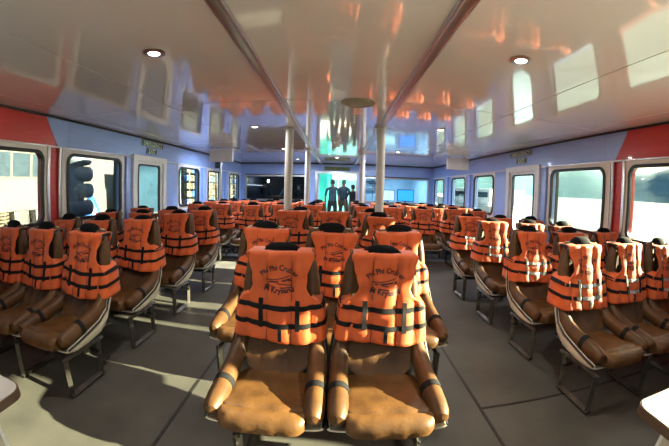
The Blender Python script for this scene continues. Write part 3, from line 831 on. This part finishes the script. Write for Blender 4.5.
for k in range(5):
    b = MB(); b.tube([(-3.4 + k * 1.7, 0, 0), (-3.4 + k * 1.7, 0, 1.1)], .025, 8); b.build('stanchion', MT['white'], root)

# ------------------------------------------------------------------ people


def skin_body(name, joints, edges, mats, zone, parent=None):
    """joints: name -> (pos, radius, radius2); one continuous body; zone(co) -> material index."""
    names = list(joints); idx = {n: i for i, n in enumerate(names)}
    me = bpy.data.meshes.new(name); me.from_pydata([joints[n][0] for n in names], [(idx[a], idx[c]) for a, c in edges], [])
    bm = bmesh.new(); bm.from_mesh(me); lay = bm.verts.layers.skin.verify(); bm.verts.ensure_lookup_table()
    for n in names:
        v = bm.verts[idx[n]]; r = joints[n][1]; v[lay].radius = r if isinstance(r, tuple) else (r, r); v[lay].use_root = (n == 'pelvis')
    bm.to_mesh(me); bm.free()
    o = bpy.data.objects.new(name, me); COL.objects.link(o)
    md = o.modifiers.new('skin', 'SKIN'); md.use_smooth_shade = True; sb = o.modifiers.new('sub', 'SUBSURF'); sb.levels = 2; sb.render_levels = 2
    dg = bpy.context.evaluated_depsgraph_get(); m2 = bpy.data.meshes.new_from_object(o.evaluated_get(dg)); m2.name = name
    COL.objects.unlink(o); bpy.data.objects.remove(o)
    m2.materials.clear()
    for m in mats: m2.materials.append(m)
    for p in m2.polygons: p.material_index = zone(p.center); p.use_smooth = True
    o = bpy.data.objects.new(name, m2); COL.objects.link(o)
    if parent: o.parent = parent
    return o


def hand(J, E, key, wrist, d, side):
    """palm and five fingers, curled a little; d = direction of the hand, side = across the palm."""
    d = Vector(d).normalized(); sdv = Vector(side).normalized(); nrm = d.cross(sdv)
    p = Vector(wrist) + d * .05; J[key + 'palm'] = (p, (.030, .016)); E.append((key + 'wr', key + 'palm'))
    for k, ln in enumerate((.060, .072, .078, .070)):
        r = p + d * .030 + sdv * (.024 - k * .016) * -1; J['%sf%d' % (key, k)] = (r, .0085); E.append((key + 'palm', '%sf%d' % (key, k)))
        m = r + d * ln * .5 + nrm * .006; t = m + d * ln * .4 + nrm * .02
        J['%sg%d' % (key, k)] = (m, .008); J['%sh%d' % (key, k)] = (t, .0068); E += [('%sf%d' % (key, k), '%sg%d' % (key, k)), ('%sg%d' % (key, k), '%sh%d' % (key, k))]
    a = Vector(wrist) + d * .030 + sdv * .030; c = a + d * .035 + sdv * .022
    J[key + 't1'] = (a, .011); J[key + 't2'] = (c, .009); E += [(key + 'wr', key + 't1'), (key + 't1', key + 't2')]


def person(loc, rz, lb, top, bottom, h=1.70, pose='stand', hat=None, arms=((-.05, .1), (.05, .1)), sc=1.0):
    root = tag(empty('person', loc, rz), lb, 'person'); root.scale = (sc,) * 3
    sit = pose == 'sit'; dz = -.42 if sit else 0.
    J = {'pelvis': (Vector((0, 0, .95 + dz)), (.155, .11)), 'waist': (Vector((0, 0, 1.08 + dz)), (.145, .10)), 'chest': (Vector((0, .01, 1.28 + dz)), (.165, .115)),
         'neckb': (Vector((0, .02, 1.43 + dz)), (.085, .07)), 'neck': (Vector((0, .02, 1.50 + dz)), .055), 'headb': (Vector((0, 0, 1.56 + dz)), (.066, .075)), 'head': (Vector((0, 0, 1.63 + dz)), (.076, .092)), 'crown': (Vector((0, .01, 1.70 + dz)), (.050, .060))}
    E = [('pelvis', 'waist'), ('waist', 'chest'), ('chest', 'neckb'), ('neckb', 'neck'), ('neck', 'headb'), ('headb', 'head'), ('head', 'crown')]
    for s, k in ((-1, 'l'), (1, 'r')):
        ax, ay = arms[0 if s < 0 else 1]
        J[k + 'sh'] = (Vector((s * .185, .01, 1.40 + dz)), .060); J[k + 'el'] = (Vector((s * (.235 + abs(ax)), -.02 + .3 * -ay, 1.13 + dz)), .043); wz = .90 + .5 * ay
        J[k + 'wr'] = (Vector((s * .235, -.06 - ay * 1.2, wz + dz)), .028)
        E += [('neckb', k + 'sh'), (k + 'sh', k + 'el'), (k + 'el', k + 'wr')]
        hand(J, E, k, J[k + 'wr'][0], J[k + 'wr'][0] - J[k + 'el'][0], (0, -1, 0) if ay < .2 else (-s, 0, 0))
        if sit:
            J[k + 'hip'] = (Vector((s * .10, -.04, .90 + dz)), .095); J[k + 'kn'] = (Vector((s * .13, -.44, .93 + dz)), .062); J[k + 'an'] = (Vector((s * .13, -.40, .09)), .040); ty = -.40
        else:
            J[k + 'hip'] = (Vector((s * .10, 0, .86)), .092); J[k + 'kn'] = (Vector((s * .115, -.01, .49)), .062); J[k + 'an'] = (Vector((s * .12, .02, .09)), .040); ty = .0
        J[k + 'ft'] = (Vector((s * .13, ty - .08, .045)), (.045, .04)); J[k + 'to'] = (Vector((s * .14, ty - .17, .035)), (.04, .03))
        E += [('pelvis', k + 'hip'), (k + 'hip', k + 'kn'), (k + 'kn', k + 'an'), (k + 'an', k + 'ft'), (k + 'ft', k + 'to')]
    sleeve = 1.16 + dz

    def zone(c):
        if c.z > 1.465 + dz: return 0
        if abs(c.x) > .185 and c.z < sleeve and c.z > .7 + dz and not (sit and c.z < .75 + dz): return 0
        if c.z > .985 + dz: return 1
        if bottom is MT['khaki'] and c.z < .50 and not sit: return 0
        if c.z < .08: return 3
        return 2
    body = skin_body('body', J, E, [MT['skin'], top, bottom, MT['rubber']], zone, root)
    hz = 1.63 + dz
    b = MB(); vs = []; fs = []
    for i in range(8):
        t = i / 7 * PI / 2
        for k in range(16):
            a = 2 * PI * k / 16; fr = .035 if math.sin(a) < -.3 else (-.05 if math.sin(a) > .2 else 0)
            vs.append((.086 * math.cos(a) * math.cos(t) ** .7, .012 + .098 * math.sin(a) * math.cos(t) ** .7, hz + fr * math.cos(t) + .115 * math.sin(t)))
    for i in range(7):
        for k in range(16): fs.append((i * 16 + k, i * 16 + (k + 1) % 16, (i + 1) * 16 + (k + 1) % 16, (i + 1) * 16 + k))
    fs.append(tuple(reversed(range(16)))); b.add(vs, fs)
    if hat:
        b.build('cap', hat, root)
    else: b.build('hair', MT['hair'], root)
    b = MB(); b.add([(0, -.118, hz - .012), (-.016, -.082, hz - .02), (.016, -.082, hz - .02), (0, -.084, hz + .03)], [(0, 1, 2), (0, 3, 1), (0, 2, 3), (1, 3, 2)]); b.build('nose', MT['skin'], root)
    for s in (-1, 1):
        b = MB(); b.lathe([(.001, -.008), (.009, -.005), (.011, 0), (.009, .005), (.001, .008)], (s * .030, -.086, hz + .022), 10, 'Y'); b.build('eye', MT['eye'], root)
        b = MB(); b.lathe([(.001, -.008), (.018, -.005), (.024, 0), (.018, .005), (.001, .008)], (s * .080, .0, hz + .0), 10, 'X'); b.build('ear', MT['skin'], root)
    b = MB(); b.tube([(-.024, -.082, hz - .052), (0, -.090, hz - .054), (.024, -.082, hz - .052)], .005, 6); b.build('mouth', MT['ink'], root)
    return root


person((-.15, 11.95, 0), PI + .1, 'person in slate shirt and dark trousers standing in the far doorway', MT['shirt'], MT['darkcloth'], arms=((.01, .03), (.01, .03)), sc=1.03)
person((.27, 12.35, 0), PI - .35, 'person in slate shirt and khaki shorts with raised hand in the far doorway', MT['shirt'], MT['khaki'], hat=MT['cap_green'], arms=((.02, .1), (.04, .75)), sc=1.04)
person((.60, 11.98, 0), PI + .2, 'person in dark clothes partly hidden by the doorway edge', MT['darkcloth'], MT['darkcloth'], sc=.93)
person((-2.75, 12.3, 0), 2.6, 'person in a dark jacket standing behind the bulkhead window', MT['darkcloth'], MT['darkcloth'], arms=((.05, .4), (.05, .4)), sc=.99)
person((-2.0, 13.0, 0), -2.2, 'person in a blue shirt leaning at the wheelhouse desk', MT['shirt2'], MT['darkcloth'], arms=((.03, .4), (.03, .4)), sc=.99)
person((-1.42, 12.2, 0), 2.4, 'person in dark clothes beside the blue-shirted person', MT['darkcloth'], MT['darkcloth'], sc=.95)

# ------------------------------------------------------------------ outside, quay side and sea side (the boat heels a little)
HEEL = math.radians(1.5)


def ex(x, y, z):      # the outside world leans relative to the cabin
    return (x * math.cos(HEEL), y, z + x * math.sin(HEEL))


def ext(b): b.v = [ex(*v) for v in b.v]; return b


b = MB(); b.box((-64.2, 30, -.65), (120, 260, .5)); struct(ext(b).build('ground_quay', MT['concrete']))
b = MB(); b.add([(-4.3, -900, -1.3), (1500, -900, -1.3), (1500, 1600, -1.3), (-4.3, 1600, -1.3)], [(0, 1, 2, 3)]); tag(ext(b).build('sea_water', MT['sea']), 'bright rippled sea beyond the windows', 'sea', kind='stuff')
vs = []; fs = []; NX, NY = 90, 9
for i in range(NX + 1):
    for j in range(NY + 1):
        an = math.radians(-30 + 150 * i / NX); r = 520 + j * 55
        hh = (40 + 26 * max(0, 1 - i / 80) + 14 * noise.noise(Vector((i * .13, 3.1, 0))) + 6 * noise.noise(Vector((i * .5, .4, j * .3)))) * math.sin(PI * min(1, j / 6) / 2)
        vs.append((r * math.cos(an), r * math.sin(an), -2 + max(0, hh) * 1.25))
for i in range(NX):
    for j in range(NY): fs.append((i * (NY + 1) + j, (i + 1) * (NY + 1) + j, (i + 1) * (NY + 1) + j + 1, i * (NY + 1) + j + 1))
b = MB(); b.add(vs, fs); struct(ext(b).build('hills', MT['hill']))


def exroot(name, x, y, z, lb, cat, group=None):
    r = empty(name, ex(x, y, z)); r.rotation_euler = (0, -HEEL, 0); return tag(r, lb, cat, group)


# white warehouse with big panes across the quay
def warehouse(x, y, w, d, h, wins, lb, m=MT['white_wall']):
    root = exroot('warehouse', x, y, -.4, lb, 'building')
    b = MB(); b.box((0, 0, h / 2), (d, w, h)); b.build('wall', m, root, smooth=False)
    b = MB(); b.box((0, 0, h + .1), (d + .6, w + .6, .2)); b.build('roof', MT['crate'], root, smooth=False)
    for (y0, y1, z0, z1) in wins:
        f = MB(); f.box((d / 2 + .01, (y0 + y1) / 2, (z0 + z1) / 2), (.08, y1 - y0 + .3, z1 - z0 + .3)); fo = f.build('window_frame', MT['crate'], root, smooth=False)
        f = MB(); f.box((d / 2 + .04, (y0 + y1) / 2, (z0 + z1) / 2), (.06, y1 - y0, z1 - z0)); f.build('pane', MT['darkglass'], fo, smooth=False)
    return root


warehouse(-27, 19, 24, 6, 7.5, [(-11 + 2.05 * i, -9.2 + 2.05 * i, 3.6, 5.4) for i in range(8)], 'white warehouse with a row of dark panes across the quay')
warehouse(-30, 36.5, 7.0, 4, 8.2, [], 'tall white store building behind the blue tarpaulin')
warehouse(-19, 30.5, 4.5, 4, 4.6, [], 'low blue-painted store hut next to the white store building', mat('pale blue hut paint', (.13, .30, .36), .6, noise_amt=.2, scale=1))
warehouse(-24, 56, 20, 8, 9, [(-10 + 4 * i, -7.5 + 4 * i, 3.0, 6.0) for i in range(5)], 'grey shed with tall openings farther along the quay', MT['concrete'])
# tyre column on a mooring dolphin
root = exroot('mooring_dolphin', -5.3, 5.35, -1.2, 'grey mooring column hung with stacked tyres outside the second window', 'mooring column')
b = MB(); b.tube([(0, -.12, 0), (0, -.12, 4.4)], .24, 16); b.build('column', MT['tyre'], root)
for k in range(11):
    b = MB(); n = 20; dx_, dy_ = .04 * math.sin(k * 2.3), .05 * math.cos(k * 1.7)
    b.tube([(dx_ + .27 * math.cos(2 * PI * q / n), dy_ + .27 * math.sin(2 * PI * q / n), .30 + k * .345) for q in range(n)], [(.10, .155)] * n, 10, closed=True, up=(0, 0, 1)); b.build('tyre', MT['tyre'], root)
root = exroot('tarpaulin_heap', -22, 23.6, -.4, 'bright blue tarpaulin heap on the quay', 'tarpaulin')
b = MB(); b.lathe([(1.0, 0), (.85, .5), (.6, 1.1), (.35, 1.6), (.12, 1.95), (.02, 2.05)], (0, 0, 0), 18)
b.v = [(x * (1 + .12 * math.sin(y * 5 + z * 3)), y * (1 + .1 * math.sin(x * 4)), z) for x, y, z in b.v]; b.build('cover', MT['tarp'], root)
rr = random.Random(4)
for i in range(9):
    y = 6.6 + i * 1.25; x = -18.5 + rr.uniform(-.6, .6)
    if i % 3 == 1:
        root = exroot('pallet_stack', x, y, -.4, 'timber pallet stack among the crates on the quay', 'pallets', 'pallet stacks on the quay')
        for k in range(6):
            b = MB()
            for q in range(5): b.box((0, -.5 + q * .25, .13 + k * .2), (1.0, .14, .025))
            for q in (-.42, 0, .42): b.box((q, 0, .06 + k * .2), (.1, 1.15, .11))
            b.build('pallet', MT['timber'], root, smooth=False)
    else:
        root = exroot('liquid_tank_crate', x, y, -.4, 'white caged liquid tank standing on the quay', 'tank', 'caged tanks on the quay')
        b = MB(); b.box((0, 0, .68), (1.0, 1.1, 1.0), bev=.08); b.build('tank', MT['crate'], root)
        b = MB(); b.box((0, 0, .07), (1.1, 1.2, .14)); b.build('pallet', MT['timber'], root)
        b = MB()
        for q in range(6):
            b.tube([(.53, -.55 + q * .22, .14), (.53, -.55 + q * .22, 1.22)], .014, 6); b.tube([(.53, -.56, .18 + q * .2), (.53, .56, .18 + q * .2)], .014, 6)
        b.build('cage', MT['alu'], root)
for i in range(5):
    root = exroot('stacked_drum_rack', -15.0, 31 + i * 5.2, -.4, ('cluttered cargo rack just past the store building', 'cargo rack second along the quay', 'cargo rack midway along the quay', 'cargo rack fourth along the quay', 'cargo rack farthest along the quay')[i], 'rack', 'cargo racks along the quay')
    for k in range(5):
        b = MB(); b.box((0, 0, .5 + k * .8), (1.2, 2.6, .05)); b.build('rack_deck', MT['steel'], root)
        for q in range(4):
            b = MB(); b.lathe([(.24, 0), (.26, .05), (.26, .3), (.25, .32), (.26, .34), (.26, .58), (.2, .6)], (.1, -1 + q * .66, .53 + k * .8), 12); b.build('drum', MT['crate'] if (q + k + i) % 3 else (MT['timber'] if q % 2 else MT['tarp']), root)
    for px in (-.55, .55):
        for py in (-1.25, 1.25):
            b = MB(); b.tube([(px, py, 0), (px, py, 4.4)], .04, 6); b.build('upright', MT['steel'], root)
# boats on the sea side
def boat(x, y, ln, lb, rz=0.):
    root = exroot('moored_boat', x, y, -.97, lb, 'boat', 'boats on the sea side'); root.rotation_euler = (0, -HEEL, rz)
    vs = []; fs = []; n = 14
    for i in range(n + 1):
        t = i / n; yy = -ln / 2 + ln * t; wd_ = ln * .14 * (1 - max(0, (t - .5) * 2) ** 2.2); sheer = 1.2 + 1.1 * t * t
        vs += [(-wd_, yy, sheer), (-wd_ * .75, yy, 0), (0, yy, -.3), (wd_ * .75, yy, 0), (wd_, yy, sheer)]
    for i in range(n):
        for k in range(4): fs.append((i * 5 + k, i * 5 + k + 1, i * 5 + k + 6, i * 5 + k + 5))
        fs.append((i * 5 + 4, i * 5, i * 5 + 5, i * 5 + 9))
    fs.append((0, 1, 2, 3, 4)); b = MB(); b.add(vs, fs); b.build('hull', MT['hull'], root)
    b = MB(); b.box((0, -ln * .12, 2.0), (ln * .2, ln * .42, 1.5), bev=.12); c = b.build('cabin', MT['hull'], root)
    b = MB(); b.box((0, -ln * .12, 2.2), (ln * .2 + .04, ln * .38, .5)); b.build('window_band', MT['darkglass'], c)
    b = MB(); b.tube([(0, 0, 2.7), (0, 0, 5)], .05, 6); b.build('mast', MT['alu'], root)


boat(13, 31, 11, 'white cabin boat moored near the far sea-side windows', .5)
boat(26, 44, 13, 'white cabin boat farther out on the sea', -.4)

for e in JP + JT + list(SEATP.values()):
    if not e[1]: drop(e[0])
